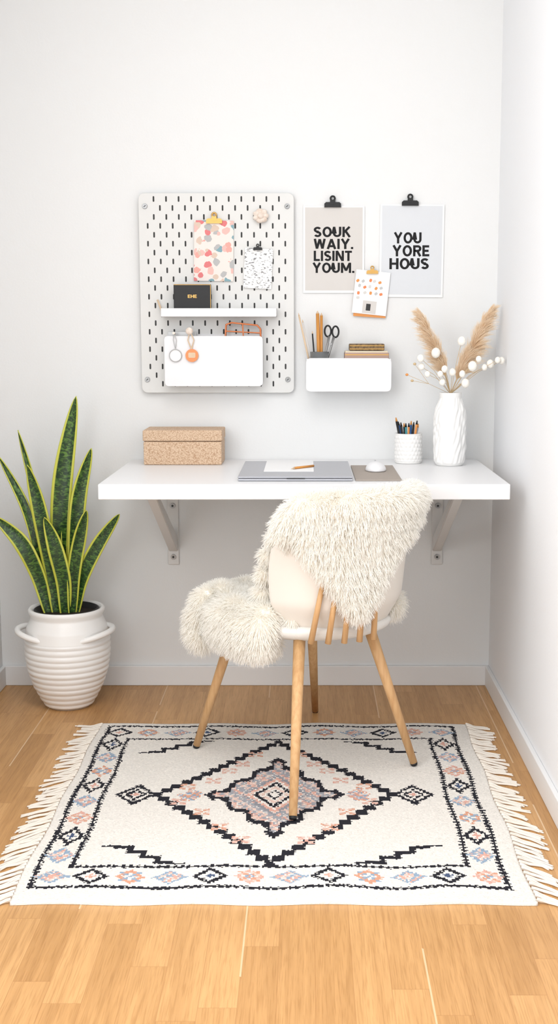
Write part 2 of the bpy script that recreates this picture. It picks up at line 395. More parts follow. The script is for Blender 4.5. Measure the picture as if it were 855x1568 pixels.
# ------------------------------------------------------------ desk
d=grp('wall_desk')
box('desk_top',-.562,.548,3.222,WY-.001,.708,.75,M['desk'],d,bev=.0025)
for k,bx in enumerate((-.434,.424)):
    n='bracket_%d_'%(k+1)
    box(n+'wall_bar',bx-.018,bx+.018,WY-.008,WY-.001,.406,.707,M['bracket'],d,bev=.002)
    box(n+'arm',bx-.016,bx+.016,3.33,WY-.008,.700,.7075,M['bracket'],d,bev=.002)
    bm=bmesh.new()   # diagonal strut
    a=[(3.33,.702),(3.39,.702),(3.868,.50),(3.868,.450)]
    f=[bm.verts.new((bx-.014,p[0],p[1])) for p in a]; b=[bm.verts.new((bx+.014,p[0],p[1])) for p in a]
    bm.faces.new(f); bm.faces.new(b[::-1])
    for i in range(4): bm.faces.new((f[i],b[i],b[(i+1)%4],f[(i+1)%4]))
    bmesh.ops.recalc_face_normals(bm,faces=bm.faces); bmesh.ops.bevel(bm,geom=bm.edges[:],offset=.002,segments=2,affect='EDGES')
    from_bm(n+'strut',bm,M['bracket'],d)
    for z in (.432,.60):
        rod(n+'bolt',(bx,WY-.014,z),(bx,WY-.007,z),.0085,.0085,M['screw'],d)
        rod(n+'bolt_recess',(bx,WY-.0145,z),(bx,WY-.0135,z),.004,.004,M['slot'],d,6)

# ------------------------------------------------------------ pegboard
pb=grp('pegboard')
PX0,PX1,PZ0,PZ1=-.524,-.040,.964,1.582; PY=3.855
p=plate('board_panel',PX0,PX1,PZ0,PZ1,PY,.006,M['peg'],pb,r=.018)
mod=p.modifiers.new('b','BEVEL'); mod.width=.0015; mod.segments=2; mod.limit_method='ANGLE'
box('wall_rail_1',-.49,-.075,PY+.005,WY-.001,1.50,1.53,M['peg'],pb,bev=.001)
box('wall_rail_2',-.49,-.075,PY+.005,WY-.001,1.01,1.04,M['peg'],pb,bev=.001)
bm=bmesh.new(); row=0; z=PZ1-.018
while z>PZ0+.012:
    x=PX0+.028+(0 if row%2 else .0195)
    while x<PX1-.018:
        nearscrew=any(abs(x-sx)<.014 and abs(z-sz)<.018 for sx,sz in ((-.504,1.542),(-.061,1.542),(-.506,1.006),(-.06,1.006)))
        if not nearscrew:
            w,h=.0026,.0088; pts=[]
            for (a0,sz) in ((0,1),(180,-1)):
                for k in range(5):
                    a=math.radians(a0+180*k/4); pts.append((x+w*math.cos(a),PY-.0003,z+sz*(h-w)+w*math.sin(a)))
            bm.faces.new([bm.verts.new(q) for q in pts][::-1])
        x+=.039
    z-=.0272; row+=1
bmesh.ops.recalc_face_normals(bm,faces=bm.faces)
from_bm('peg_slot_shade',bm,M['slot'],pb)  # flat dark capsules on the board, painting the shade of open holes
for (sx,sz) in ((-.504,1.542),(-.061,1.542),(-.506,1.006),(-.06,1.006)):
    rod('corner_screw',(sx,PY-.004,sz),(sx,PY,sz),.0075,.0085,M['screw'],pb)
    plate('screw_slot',sx-.004,sx+.004,sz-.001,sz+.001,PY-.0045,.001,M['slot'],pb,ang=40)

g=grp('floral_postcard')
plate('card',-.352,-.229,1.313,1.498,PY-.006,.002,M['floral'],g,ang=-1)
bulldog('gold_clip',-.288,1.489,PY-.012,.05,M['gold'],g)
g=grp('handwritten_note')
plate('note',-.196,-.108,1.290,1.413,PY-.006,.002,M['script'],g,ang=-3)
bulldog('black_clip',-.153,1.408,PY-.012,.028,M['black'],g)
g=grp('seashell_knob')
for k in range(7):
    a=k/7*2*math.pi
    ball('shell_lobe',(-.143+.014*math.cos(a),PY-.012,1.512+.014*math.sin(a)),(.012,.009,.009),M['shellknob'],g,2)
ball('shell_core',(-.143,PY-.014,1.512),(.013,.012,.012),M['shellknob'],g,2)
rod('peg',(-.143,PY-.010,1.512),(-.143,PY,1.512),.004,.004,M['shellknob'],g)

s=grp('pegboard_shelf')
SX0,SX1=-.452,-.094
box('tray_floor',SX0,SX1,3.79,PY-.001,1.202,1.206,M['white'],s,bev=.001)
box('tray_front_lip',SX0,SX1,3.786,3.791,1.202,1.228,M['white'],s,bev=.002)
box('tray_back_lip',SX0,SX1,PY-.004,PY-.0008,1.202,1.228,M['white'],s,bev=.001)
box('tray_end_1',SX0,SX0+.004,3.788,PY-.001,1.202,1.228,M['white'],s,bev=.001)
box('tray_end_2',SX1-.004,SX1,3.788,PY-.001,1.202,1.228,M['white'],s,bev=.001)
rod('side_peg',(-.468,PY-.012,1.255),(-.455,PY-.02,1.222),.003,.003,M['palewood'],s)
nb=grp('black_notebook')
box('cover',-.414,-.298,3.812,3.832,1.206,1.302,M['black'],nb,bev=.002)
for (a,b,c,dd) in ((-.413,-.299,1.2998,1.3012),(-.3000,-.2987,1.207,1.301)):
    box('gilt_edge',a,b,3.8112,3.8125,c,dd,M['gold'],nb)
text('monogram','EHE',-.370,-.342,1.260,1.270,3.8115,M['gold'],nb)

b=grp('pegboard_bin')
BX0,BX1,BZ0,BZ1=-.443,-.137,.988,1.143
o=plate('bin_front',BX0,BX1,BZ0,BZ1,3.790,.004,M['white'],b,r=.012)
box('bin_bottom',BX0+.01,BX1-.01,3.793,PY-.001,BZ0+.001,BZ0+.005,M['white'],b)
box('bin_side_1',BX0+.002,BX0+.005,3.793,PY-.001,BZ0+.012,BZ1-.003,M['white'],b)
box('bin_side_2',BX1-.005,BX1-.002,3.793,PY-.001,BZ0+.012,BZ1-.003,M['white'],b)
box('bin_back',BX0+.002,BX1-.002,PY-.004,PY-.0008,BZ0+.004,BZ1+.006,M['white'],b)
box('hanger_bar',-.436,-.345,3.825,3.835,1.139,1.156,M['metalgrey'],b,bev=.001)
wf=grp('copper_wire_tray')
y=3.81
for dy in (0,.02):
    tube('frame_loop',[[(-.257,y+dy,1.10),(-.252,y+dy,1.178),(-.235,y+dy,1.184),(-.155,y+dy,1.176),(-.145,y+dy,1.165),(-.143,y+dy,1.10)]],.0028,M['copper'],wf)
tube('cross_wires',[[(-.252,y,1.178),(-.252,y+.02,1.178)],[(-.145,y,1.165),(-.145,y+.02,1.165)],[(-.2,y,1.18),(-.196,y,1.10)],[(-.256,y,1.158),(-.145,y,1.152)],[(-.20,y,1.18),(-.20,y+.02,1.18)]],.0022,M['copper'],wf)
kt=grp('key_tag')
tube('tag_cord',[[(-.412,3.783,1.155),(-.414,3.782,1.13),(-.408,3.784,1.103)],[(-.412,3.783,1.155),(-.404,3.782,1.13),(-.408,3.784,1.103)]],.001,M['metalgrey'],kt)
tube('tag_rim',[circ((-.408,3.784,1.083),.019,30)],.0012,M['metalgrey'],kt,cyclic=True)
rod('tag_disc',(-.408,3.786,1.083),(-.408,3.789,1.083),.0185,.0185,M['paper'],kt,32)
rod('tag_hook',(-.412,3.778,1.152),(-.412,3.80,1.150),.004,.004,M['shellknob'],kt)
kt=grp('copper_keyring')
tube('ring_cord',[[(-.362,3.783,1.16),(-.369,3.782,1.13),(-.358,3.784,1.103)],[(-.362,3.783,1.16),(-.350,3.782,1.13),(-.358,3.784,1.103)]],.0018,M['palewood'],kt)
rod('leather_disc',(-.357,3.782,1.083),(-.357,3.788,1.083),.020,.020,M['copper'],kt,32)
plate('disc_label',-.368,-.346,1.076,1.092,3.7812,.001,M['palewood'],kt,r=.004)
ball('ring_bead',(-.364,3.782,1.158),(.012,.008,.012),M['shellknob'],kt,2)

# ------------------------------------------------------------ posters
def poster(x0,x1,z0,z1,inner,lines,box4,ang,clipx):
    g=grp('typographic_poster')
    plate('sheet',x0,x1,z0,z1,WY-.005,.0035,M['paper'],g,ang=ang)
    plate('tinted_panel',x0+.006,x1-.006,z0+.008,z1-.004,WY-.0056,.0008,inner,g,ang=ang)
    a,b,c,dd=box4; n=len(lines); H=(dd-c)/n
    for i,(t,xa,xb) in enumerate(lines):
        z1_=dd-i*H
        text('lettering_%d'%(i+1),t,xa,xb,z1_-H*.86,z1_,WY-.0059,M['ink'],g)
    bulldog('black_clip',clipx,z1-.004,WY-.013,.052,M['black'],g)
    return g
poster(-.011,.181,1.277,1.544,M['greypaper'],[('SOUK',.022,.138),('WAIY.',.022,.146),('LISINT',.022,.142),('YOUM.',.018,.150)],(0,0,1.334,1.481),.0,.081)
poster(.229,.430,1.264,1.549,M['coolpaper'],[('YOU',.273,.360),('YORE',.269,.385),('HOUS',.260,.384)],(0,0,1.345,1.464),-.4,.323)
g=grp('pinned_art_card')
plate('orange_backing',.150,.252,1.202,1.29,WY-.009,.0015,M['orange'],g,ang=-4)
plate('white_card',.149,.257,1.210,1.345,WY-.0115,.0015,M['paper'],g,ang=-6)
for i in range(16):
    x=.163+(i%5)*.0175+random.uniform(-.004,.004); z=1.318-(i//5)*.019+random.uniform(-.003,.003)-(x-.16)*.1
    plate('printed_blot',x-.005,x+.005,z-.004,z+.004,WY-.0119,.0003,[M['orange'],M['metalgrey'],M['copper'],M['greypaper']][i%4],g,ang=random.uniform(0,90),r=.003)
plate('photo_grey',.176,.219,1.213,1.252,WY-.0119,.0003,M['greypaper'],g,ang=-6)
plate('photo_dark',.187,.201,1.222,1.243,WY-.0123,.0003,M['slot'],g,ang=-6)
bulldog('gold_clip',.206,1.336,WY-.019,.036,M['gold'],g)

# ------------------------------------------------------------ wall bin with stationery
g=grp('wall_bin')
X0,X1,Z0,Z1=-.002,.263,.972,1.075
plate('front_panel',X0,X1,Z0,Z1,3.775,.004,M['white'],g,r=.014)
box('bin_floor',X0+.012,X1-.012,3.778,WY-.001,Z0+.001,Z0+.006,M['white'],g)
box('side_1',X0+.0015,X0+.005,3.778,WY-.001,Z0+.014,Z1-.002,M['white'],g)
box('side_2',X1-.005,X1-.0015,3.778,WY-.001,Z0+.014,Z1-.002,M['white'],g)
box('back_panel',X0+.0015,X1-.0015,WY-.005,WY-.001,Z0+.004,Z1,M['white'],g)
g=grp('stationery_jar')
jc=(.040,3.825,.979)
lathe('glass_jar',[(.028,0),(.030,.01),(.030,.115),(.028,.115),(.028,.012),(.001,.012)],jc,M['glass'],g,32,caps=False)
pen=[((-.024,1.205),(.022,1.0),M['palewood'],.0028),((-.012,1.185),(.028,1.0),M['greypaper'],.0025),((.034,1.212),(.040,1.0),M['pencilwood'],.0055),((.046,1.206),(.046,1.0),M['pencilwood'],.0045),((.018,1.15),(.03,1.0),M['black'],.0022)]
for i,(t,bt,m_,r) in enumerate(pen):
    p=(bt[0],3.825,bt[1]); q=(t[0],3.822+.004*i,t[1])
    rod('pencil_%d'%(i+1),p,q,r,r,m_,g,8)
    dv=(Vector(q)-Vector(p)).normalized()
    rod('pencil_tip_%d'%(i+1),q,Vector(q)+dv*.009,r,.0006,M['palewood'],g,8)
g=grp('scissors')
tube('handle_loops',[circ((.066,3.82,1.158),.010,24,rz=.017),circ((.090,3.82,1.156),.010,24,rz=.017)],.0028,M['black'],g,cyclic=True)
rod('blade_1',(.070,3.82,1.142),(.052,3.822,1.05),.004,.0015,M['screw'],g)
rod('blade_2',(.085,3.82,1.14),(.060,3.818,1.05),.004,.0015,M['screw'],g)
rod('pivot',(.075,3.814,1.118),(.075,3.826,1.118),.004,.004,M['screw'],g)
g=grp('book_stack')
box('base_pages',.122,.250,3.79,3.86,.98,1.066,M['pages'],g,bev=.001)
box('lower_book_cover',.118,.256,3.785,3.865,1.067,1.092,M['pinkbook'],g,bev=.003)
box('lower_book_band',.119,.255,3.7845,3.79,1.084,1.087,M['gold'],g)
box('lower_book_pages',.120,.252,3.788,3.862,1.092,1.097,M['pages'],g)
box('upper_book_cover',.133,.242,3.79,3.862,1.098,1.119,M['darkbook'],g,bev=.003)
box('upper_book_lines',.134,.241,3.7892,3.792,1.112,1.114,M['gold'],g)
box('upper_book_lines_2',.134,.241,3.7892,3.792,1.102,1.104,M['gold'],g)

# ------------------------------------------------------------ desk objects
g=grp('rattan_storage_box')
box('box_body',-.502,-.262,3.70,3.85,.7505,.822,M['rattan'],g,bev=.003)
box('box_lid',-.504,-.260,3.698,3.852,.8235,.857,M['rattan'],g,bev=.004)
g=grp('laptop')
box('base_deck',-.189,.127,3.285,3.69,.7505,.7575,M['silver'],g,bev=.003)
box('lid',-.189,.127,3.285,3.69,.7585,.7635,M['silver'],g,bev=.0022)
box('lid_notch',-.055,-.005,3.2842,3.287,.7572,.7592,M['slot'],g)
box('paper_sheet',-.122,.020,3.40,3.705,.7638,.7650,M['paper'],g)
g=grp('desk_pencil')
rod('barrel',(-.036,3.450,.7685),(.02,3.510,.7685),.0035,.0035,M['pencilwood'],g,6)
rod('tip',(-.036,3.450,.7685),(-.045,3.4405,.7675),.0035,.0004,M['palewood'],g,8)
g=grp('mouse_pad')
p=box('pad',.134,.262,3.29,3.66,.7503,.754,M['taupe'],g,bev=.0015)
g=grp('computer_mouse')
bm=bmesh.new(); bmesh.ops.create_uvsphere(bm,u_segments=32,v_segments=16,radius=1)
for v in bm.verts:
    z=max(v.co.z,-.05); v.co=Vector((.202+v.co.x*.030*(1-.1*v.co.y),3.52+v.co.y*.055,.7565+z*.024))
from_bm('mouse_shell',bm,M['white'],g,True)
box('scroll_wheel',.200,.204,3.535,3.548,.771,.782,M['metalgrey'],g,bev=.001)

g=grp('pen_cup')
cc=(.318,3.765,.7505)
def dimple(t,z):
    if z<.006 or z>.089: return 1
    return 1+.055*abs(math.sin(11*t+(math.pi/2 if int(z/.0125)%2 else 0)))*abs(math.sin(math.pi*z/.0125))
prof=[(.001,0),(.040,0),(.042,.004)]+[(.042,.004+.0018*i) for i in range(48)]+[(.043,.091),(.042,.093),(.039,.091),(.038,.01),(.001,.01)]
lathe('textured_cup',prof,cc,M['bisque'],g,128,dimple,caps=False)
cols=[M['black'],M['blue'],M['slot'],M['black'],M['teal'],M['orange'],M['blue'],M['black'],M['orange'],M['silver']]
for i,m_ in enumerate(cols):
    a=2*math.pi*i/10; tx=cc[0]-.036+.0072*i+random.uniform(-.002,.002); hz=.862+random.uniform(-.004,.012)+(.012 if i in(0,8) else 0)
    by=cc[1]+.018*math.sin(a)
    p=Vector((cc[0]+(tx-cc[0])*.4,by,.765)); q=Vector((tx,by,hz))
    rod('pen_%d'%(i+1),p,q,.0034,.0036,m_,g,8)
    rod('pen_cap_%d'%(i+1),q,q+(q-p).normalized()*.012,.0036,.0015,M['black'] if i%3 else M['pencilwood'],g,8)

g=grp('pampas_vase')
vc=(.439,3.70,.7505)
def vr(z):
    K=[(0,.040),(.01,.046),(.05,.049),(.14,.049),(.17,.046),(.19,.038),(.205,.033),(.222,.034)]
    for (a,ra),(b_,rb) in zip(K,K[1:]):
        if a<=z<=b_:
            t=(z-a)/(b_-a); return ra+(rb-ra)*t
    return K[-1][1]
def vtex(t,z):
    if z<.008 or z>.205: return 1
    return 1+.040*math.sin(11*t+2.2*math.sin(z*55))*math.cos(z*70+3*math.sin(2*t))+.016*math.sin(23*t-z*120)
prof=[(.001,0)]+[(vr(z),z) for z in np.linspace(0,.222,90)]+[(.030,.222),(.029,.20),(.035,.17),(.035,.03),(.001,.03)]
lathe('textured_vase',prof,vc,M['bisque'],g,128,vtex,caps=False)
mouth=Vector((vc[0],vc[1],.968))
def plume(name,pts,wid,n):
    pts=[Vector(p) for p in pts]
    def at(t):
        f=t*(len(pts)-1); i=min(int(f),len(pts)-2); return pts[i].lerp(pts[i+1],f-i),(pts[i+1]-pts[i]).normalized()
    P=np.zeros((n,5,3))
    for i in range(n):
        # side-branches (spikelets): strands gather in little drooping tufts
        tuft=random.randrange(110); rt=random.Random(tuft*31+len(name)); 
        t=min(1,max(0,tuft/109+random.gauss(0,.010))); c,dv=at(t)
        w=wid*(math.sin(math.pi*min(1,(t*.74+.20)))**.9)*(1-.12*t)
        a=rt.uniform(0,2*math.pi)+random.gauss(0,.5); side=dv.orthogonal().normalized(); side.rotate(Matrix.Rotation(a,3,dv))
        L=random.uniform(.35,1.1)*rt.uniform(.8,1.45)
        sg=1 if pts[-1].x>pts[0].x else -1
        for k in range(5):
            s_=k/4
            q=c+side*w*L*(s_**.8)+dv*(.042*s_*(.5+.6*L))+Vector((sg*.005*s_*s_,0,-.014*s_*s_*L))+Vector((random.gauss(0,.0014),random.gauss(0,.0014),random.gauss(0,.0014)))*s_
            P[i,k]=q
    fibres(name,P,[.0003,.0004,.0004,.0003,.00015],M['pampas'],g)
    tube(name+'_stalk',[[tuple(mouth+Vector((0,0,-.15)))]+[tuple(q) for q in [mouth]+pts]],.0016,M['stem'],g)
plume('pampas_plume_1',[(.425,3.70,1.02),(.410,3.70,1.06),(.388,3.70,1.115),(.364,3.70,1.165),(.350,3.70,1.195)],.030,3300)
plume('pampas_plume_2',[(.458,3.71,1.01),(.480,3.72,1.055),(.510,3.725,1.11),(.534,3.73,1.165),(.555,3.73,1.210)],.036,4000)
for i,(x,z,r) in enumerate([(.465,1.128,.013),(.389,1.093,.014),(.341,1.077,.011),(.402,1.03,.009),(.554,1.06,.012),(.572,1.072,.009),(.592,1.070,.010),(.48,1.002,.013),(.497,1.054,.014),(.415,1.045,.010),(.47,1.03,.010),(.362,1.03,.009),(.345,1.052,.010),(.44,1.035,.011),(.515,1.075,.009),(.535,1.05,.009),(.41,1.005,.010)]):
    y=3.655+.015*math.sin(i*2.1); x=min(x,.586)
    ball('bunny_tail_%d'%(i+1),(x,y,z),(r,r,r*1.15),M['bunny'],g,2)
    mid=mouth.lerp(Vector((x,y,z)),.55)+Vector((0,0,.012))
    tube('bunny_stem_%d'%(i+1),[[tuple(mouth+Vector((0,0,-.1))),tuple(mouth),tuple(mid),(x,y,z)]],.0007,M['stem'],g)
for x,z in ((.302,1.028),(.325,1.06),(.318,1.01)):
    ball('dried_berry',(x,3.66,z),(.005,.005,.004),M['orange'] if x<.31 else M['stem'],g,2)
    tube('berry_stem',[[tuple(mouth),(.37,3.675,1.0),(x,3.66,z)]],.0006,M['stem'],g)

# ------------------------------------------------------------ snake plant
g=grp('snake_plant')
pc=(-.745,3.66,0)
prof=[(.001,.0),(.066,.0),(.071,.006)]
def pr(z): 
    K=[(0,.070),(.03,.088),(.07,.108),(.12,.124),(.17,.131),(.22,.131),(.25,.126),(.275,.115),(.29,.108)]
    for (a,ra),(b_,rb) in zip(K,K[1:]):
        if a<=z<=b_: return ra+(rb-ra)*(z-a)/(b_-a)
    return K[-1][1]
for z in np.linspace(.008,.285,150):
    rib=.0028*abs(math.sin(math.pi*z/.0185)) if z<.215 else 0
    prof.append((pr(z)+rib-.001,z))
prof+=[(.110,.290),(.116,.300),(.117,.308),(.113,.314),(.106,.312),(.102,.30),(.100,.26),(.001,.26)]
lathe('ribbed_pot',prof,pc,M['pot'],g,96,caps=False)
lathe('inner_pot',[(.099,.262),(.099,.309),(.094,.311),(.092,.290),(.001,.290)],pc,M['potdark'],g,64,caps=False)
lathe('soil',[(.001,.296),(.05,.297),(.092,.292)],pc,M['soil'],g,48,caps=False)
for sx in (-1,1):
    line=[]
    for k in range(17):
        a=k/16*math.pi
        ang=math.radians((-62+80*k/16))
        rr=.118+.034*math.sin(a)
        line.append((pc[0]+sx*rr*math.cos(ang),pc[1]+rr*math.sin(ang),.226+.012*math.sin(a)+.022*k/16))
    tube('handle_%d'%(1 if sx<0 else 2),[line],.0090,M['pot'],g,res=4)
def leaf(name,pts,wmax,yoff,yaw=0,peak=.55):
    pts=[Vector((p[0],0,p[1])) for p in pts]
    n=40; bm=bmesh.new(); uvl=bm.loops.layers.uv.new('UVMap'); rows=[]; K=6
    def cat(t):
        f=t*(len(pts)-1); i=min(int(f),len(pts)-2); u=f-i
        p0=pts[max(i-1,0)];p1=pts[i];p2=pts[i+1];p3=pts[min(i+2,len(pts)-1)]
        return .5*((2*p1)+(p2-p0)*u+(2*p0-5*p1+4*p2-p3)*u*u+(3*p1-p0-3*p2+p3)*u**3)
    for i in range(n+1):
        t=i/n; c=cat(t); dv=(cat(min(1,t+.01))-cat(max(0,t-.01))).normalized()
        if t<peak: w=wmax*(.5+.5*math.sin(math.pi/2*t/peak))
        else: w=wmax*max(0.0,math.cos(math.pi/2*((t-peak)/(1-peak))**1.25))**.85
        side=dv.cross(Vector((0,1,0))).normalized()*-1
        side=Vector((side.x*math.cos(yaw),math.sin(yaw),side.z*math.cos(yaw)))
        fwd=side.cross(dv).normalized()
        rowv=[]
        for k in range(K+1):
            s_=k/K*2-1
            q=c+side*(s_*w/2)+fwd*(-(1-s_*s_)*w*.16)+Vector((0,yoff*(.25+.75*t)+.004*math.sin(9*t+s_),0))
            rowv.append(bm.verts.new((q.x,pc[1]+q.y,q.z)))
        rows.append(rowv)
    for i in range(n):
        for k in range(K):
            f=bm.faces.new((rows[i][k],rows[i][k+1],rows[i+1][k+1],rows[i+1][k]))
            for l,(a,b_) in zip(f.loops,((k,i),(k+1,i),(k+1,i+1),(k,i+1))): l[uvl].uv=(a/K,b_/n*wmax*14)
    o=from_bm(name,bm,M['leaf'],g,True)
    md=o.modifiers.new('t','SOLIDIFY'); md.thickness=.0025
    return o
leaf('leaf_1',[(-.758,.292),(-.762,.50),(-.745,.72),(-.700,.963)],.060,.01,.1)
leaf('leaf_2',[(-.795,.292),(-.815,.48),(-.838,.66),(-.885,.858)],.026,.03,-.3)
leaf('leaf_3',[(-.775,.292),(-.790,.45),(-.815,.62),(-.845,.758)],.052,-.035,-.2,.5)
leaf('leaf_4',[(-.800,.292),(-.825,.46),(-.860,.62),(-.940,.782)],.028,.0,.2)
leaf('leaf_5',[(-.798,.292),(-.830,.42),(-.875,.52),(-.955,.602)],.050,-.03,.1,.5)
leaf('leaf_6',[(-.728,.292),(-.714,.48),(-.695,.66),(-.655,.806)],.048,-.005,.2,.5)
leaf('leaf_7',[(-.718,.292),(-.695,.40),(-.640,.51),(-.572,.606)],.044,-.02,-.1,.5)
leaf('leaf_8',[(-.748,.292),(-.748,.40),(-.768,.51),(-.795,.60)],.050,-.05,.1,.45)
leaf('leaf_9',[(-.725,.292),(-.715,.42),(-.690,.54),(-.668,.62)],.042,-.04,.3,.45)
leaf('leaf_10',[(-.745,.292),(-.742,.42),(-.738,.54),(-.735,.655)],.042,.03,.4,.5)

# ------------------------------------------------------------ rug
g=grp('fringed_rug')
RX0,RX1,RY0,RY1=-.607,.467,2.315,3.446
cs=.004; nx=int((RX1-RX0)/cs); ny=int((RY1-RY0)/cs)
gx=np.linspace(RX0,RX1,nx+1); gy=np.linspace(RY0,RY1,ny+1)
XX,YY=np.meshgrid(gx,gy)
ZZ=.0085+.0022*np.sin(XX*26+1.5*np.sin(YY*4))*np.exp(-((YY-RY0)/.25)**2)+.0012*np.sin(XX*19+1)*np.exp(-((YY-RY1)/.2)**2)+.0006*np.sin(XX*9+YY*11)
wob=.0035*np.sin(XX*23+.7)
YW=YY+wob*(np.exp(-((YY-RY0)/.2)**2)+np.exp(-((YY-RY1)/.2)**2))
XW=XX+.003*np.sin(YY*17)
verts=np.stack([XW,YW,ZZ],-1).reshape(-1,3)
idx=np.arange((nx+1)*(ny+1)).reshape(ny+1,nx+1)
quads=np.stack([idx[:-1,:-1],idx[:-1,1:],idx[1:,1:],idx[1:,:-1]],-1).reshape(-1,4)
border=list(idx[0,:])+list(idx[1:,-1])+list(idx[-1,-2::-1])+list(idx[-2:0:-1,0])
nb_=len(border); base=len(verts)
low=verts[border].copy(); low[:,2]=.0005
verts=np.vstack([verts,low])
sk=np.array([[border[i],base+i,base+(i+1)%nb_,border[(i+1)%nb_]] for i in range(nb_)])
allq=np.vstack([quads,sk])
me=bpy.data.meshes.new('rug_body')
me.vertices.add(len(verts)); me.vertices.foreach_set('co',verts.astype(np.float32).ravel())
me.loops.add(allq.size); me.loops.foreach_set('vertex_index',allq.astype(np.int32).ravel())
me.polygons.add(len(allq)); me.polygons.foreach_set('loop_start',np.arange(0,allq.size,4,dtype=np.int32))
try: me.polygons.foreach_set('loop_total',np.full(len(allq),4,dtype=np.int32))
except Exception: pass
me.update(calc_edges=True)
FX=((gx[:-1]+gx[1:])/2)[None,:].repeat(ny,0); FY=((gy[:-1]+gy[1:])/2)[:,None].repeat(nx,1)
FX=FX+rng.normal(0,.0010,FX.shape); FY=FY+rng.normal(0,.0010,FY.shape)
def C(c): return np.array(lin(c)[:3])
CRM=C((229,224,217))
col=np.ones((ny,nx,3))*CRM
BLK=C((42,42,48)); PNK=C((216,168,153)); ORG=C((212,156,130)); BLU=C((146,166,186)); GRY=C((158,159,165)); LPK=C((220,192,180)); NAVY=C((76,90,118))
cx,cy=-.078,2.890
dx=FX-cx; dy=FY-cy; ax=np.abs(dx); ay=np.abs(dy)
def put(mask,c): col[mask]=c
tooth=.0022*np.sign(np.sin(FX*2*np.pi/.016))*np.sign(np.sin(FY*2*np.pi/.016))
def rect(hx,hy,cyy,w):
    a=np.abs(FX-cx); b_=np.abs(FY-cyy)
    e=np.maximum(a-hx,b_-hy)+tooth
    return np.abs(e)<w
put(rect(.502,.520,2.899,.0052),BLK)
put(rect(.430,.415,2.893,.0050),BLK)
def diamond(x,y,hw,hh,c,c2=None,fill=None,thick=.24):
    q=.0072
    a=np.round(np.abs(FX-x)/q)*q/hw+np.round(np.abs(FY-y)/q)*q/hh
    if fill is not None: put(a<1,fill)
    put((a>1-thick)&(a<1.08),c)
    if c2 is not None: put(a<.36,c2)
def flower(x,y,s,c,c2):
    u=np.round((FX-x)/s).astype(int); v=np.round((FY-y)/s).astype(int)
    au,av=np.abs(u),np.abs(v)
    put((au==av)&(au<=2)&(au>0),c); put(((au==2)&(av==1))|((au==1)&(av==2)),c2); put((au==0)&(av==0),c)
def speck(x,y,hw,hh,cols,dens=.5):
    m=(np.abs(FX-x)/hw+np.abs(FY-y)/hh)<1
    r=rng.random(FX.shape)
    m2=m&(r<dens); k=(np.floor(FX/.011)*7+np.floor(FY/.011)*13).astype(int)%len(cols)
    for i,c in enumerate(cols): put(m2&(k==i),c)
def motif(x,y,i,vert=False):
    hw,hh=(.034,.037) if not vert else (.029,.047)
    t='bpubou'[i%6]
    if t=='b': diamond(x,y,hw,hh,BLK,PNK if i%2 else NAVY,None,.30)
    elif t=='p': diamond(x,y,hw*.95,hh*.8,PNK,BLU,None,.4); flower(x,y,.009,ORG,LPK)
    elif t=='u': speck(x,y,hw*1.1,hh*.85,[BLU,LPK,PNK,PNK],.75); diamond(x,y,hw,hh*.8,BLU,None,None,.2)
    else: diamond(x,y,hw*.9,hh*.75,ORG,None,None,.35); flower(x,y,.009,BLU,ORG)
nxm=11
for i in range(nxm+1):
    x=cx-.466+i*.932/nxm
    motif(x,2.899-.4695,i+2); motif(x,2.899+.4645,i+3)
for i in range(1,9):
    y=2.43+i*.9375/9
    motif(cx-.466,y,i+4,True); motif(cx+.466,y,i+1,True)
for sft in (0,.008):
    i=np.round((ax+sft)/.0214).astype(int); j=np.round(ay/.0285).astype(int)
    put((i+j==14)&(ay<.41),BLK)
# central medallion: diamond with a deeply stepped (star-like) outline
q=.0072
qx=np.round(ax/q)*q; qy=np.round(ay/(q*1.45))*q*1.45
bb=qx/.150+qy/.232; ss=qx/.150-qy/.232
bw=bb+.075*np.cos(ss*math.pi*3.0)*(np.abs(ss)<.84)-.09*(np.abs(ss)>=.84)
sp_=rng.random(FX.shape)
put(bw<1.0,GRY)
chk=(np.floor(FX/.012)+np.floor(FY/.017)).astype(int)
put((bw<.95)&(chk%3==0)&(sp_<.8),LPK); put((bw<.92)&(chk%5==1)&(sp_<.8),PNK); put((bw<.95)&(sp_>.86),CRM)
put((bw>.93)&(bw<1.07),BLK)
put(bb<.56,GRY*.8)
put(bb<.50,CRM)
diamond(cx,cy,.068,.104,PNK,None,None,.09)
diamond(cx,cy,.050,.077,BLK,None,None,.15)
diamond(cx,cy,.034,.052,LPK,None,None,.2)
diamond(cx,cy,.020,.030,BLK,CRM,None,.3)
for sx in (-1,1):
    x=cx+sx*.348
    diamond(x,cy,.048,.062,BLK,None,CRM,.2); diamond(x,cy,.026,.034,BLK,PNK,None,.3)
fl=[(.205,0,ORG,BLU),(.165,.095,PNK,LPK),(.235,-.045,PNK,LPK),(.175,-.11,ORG,LPK),(.095,.215,PNK,LPK),(.13,.165,LPK,PNK),(.075,-.275,PNK,LPK),(.13,-.20,ORG,LPK),(.06,.29,ORG,LPK),(.225,.055,LPK,ORG),(.215,-.02,BLU,ORG)]
for (a,b_,c,c2) in fl:
    for sx in (-1,1): flower(cx+sx*a,cy+b_,.0078,c,c2)
for sx in (-1,1): speck(cx+sx*.21,cy,.035,.045,[ORG,PNK,BLU],.55)
for k in range(4):
    xa=.350-.034*k; yk=.312+.026*k
    put((ax<xa+.006)&(ax>xa-.038)&(np.abs(ay-yk)<.0075),BLK)
    if k<3: put((np.abs(ax-(xa-.034))<.007)&(ay>yk-.007)&(ay<yk+.033),BLK)
put((ax>.35)&(ax<.385)&(np.abs(ay-.306)<.0035),BLK)
put((ax>.185)&(ax<.22)&(np.abs(ay-.396)<.0035),BLK)
col*=(1+rng.normal(0,.045,(ny,nx,1)))
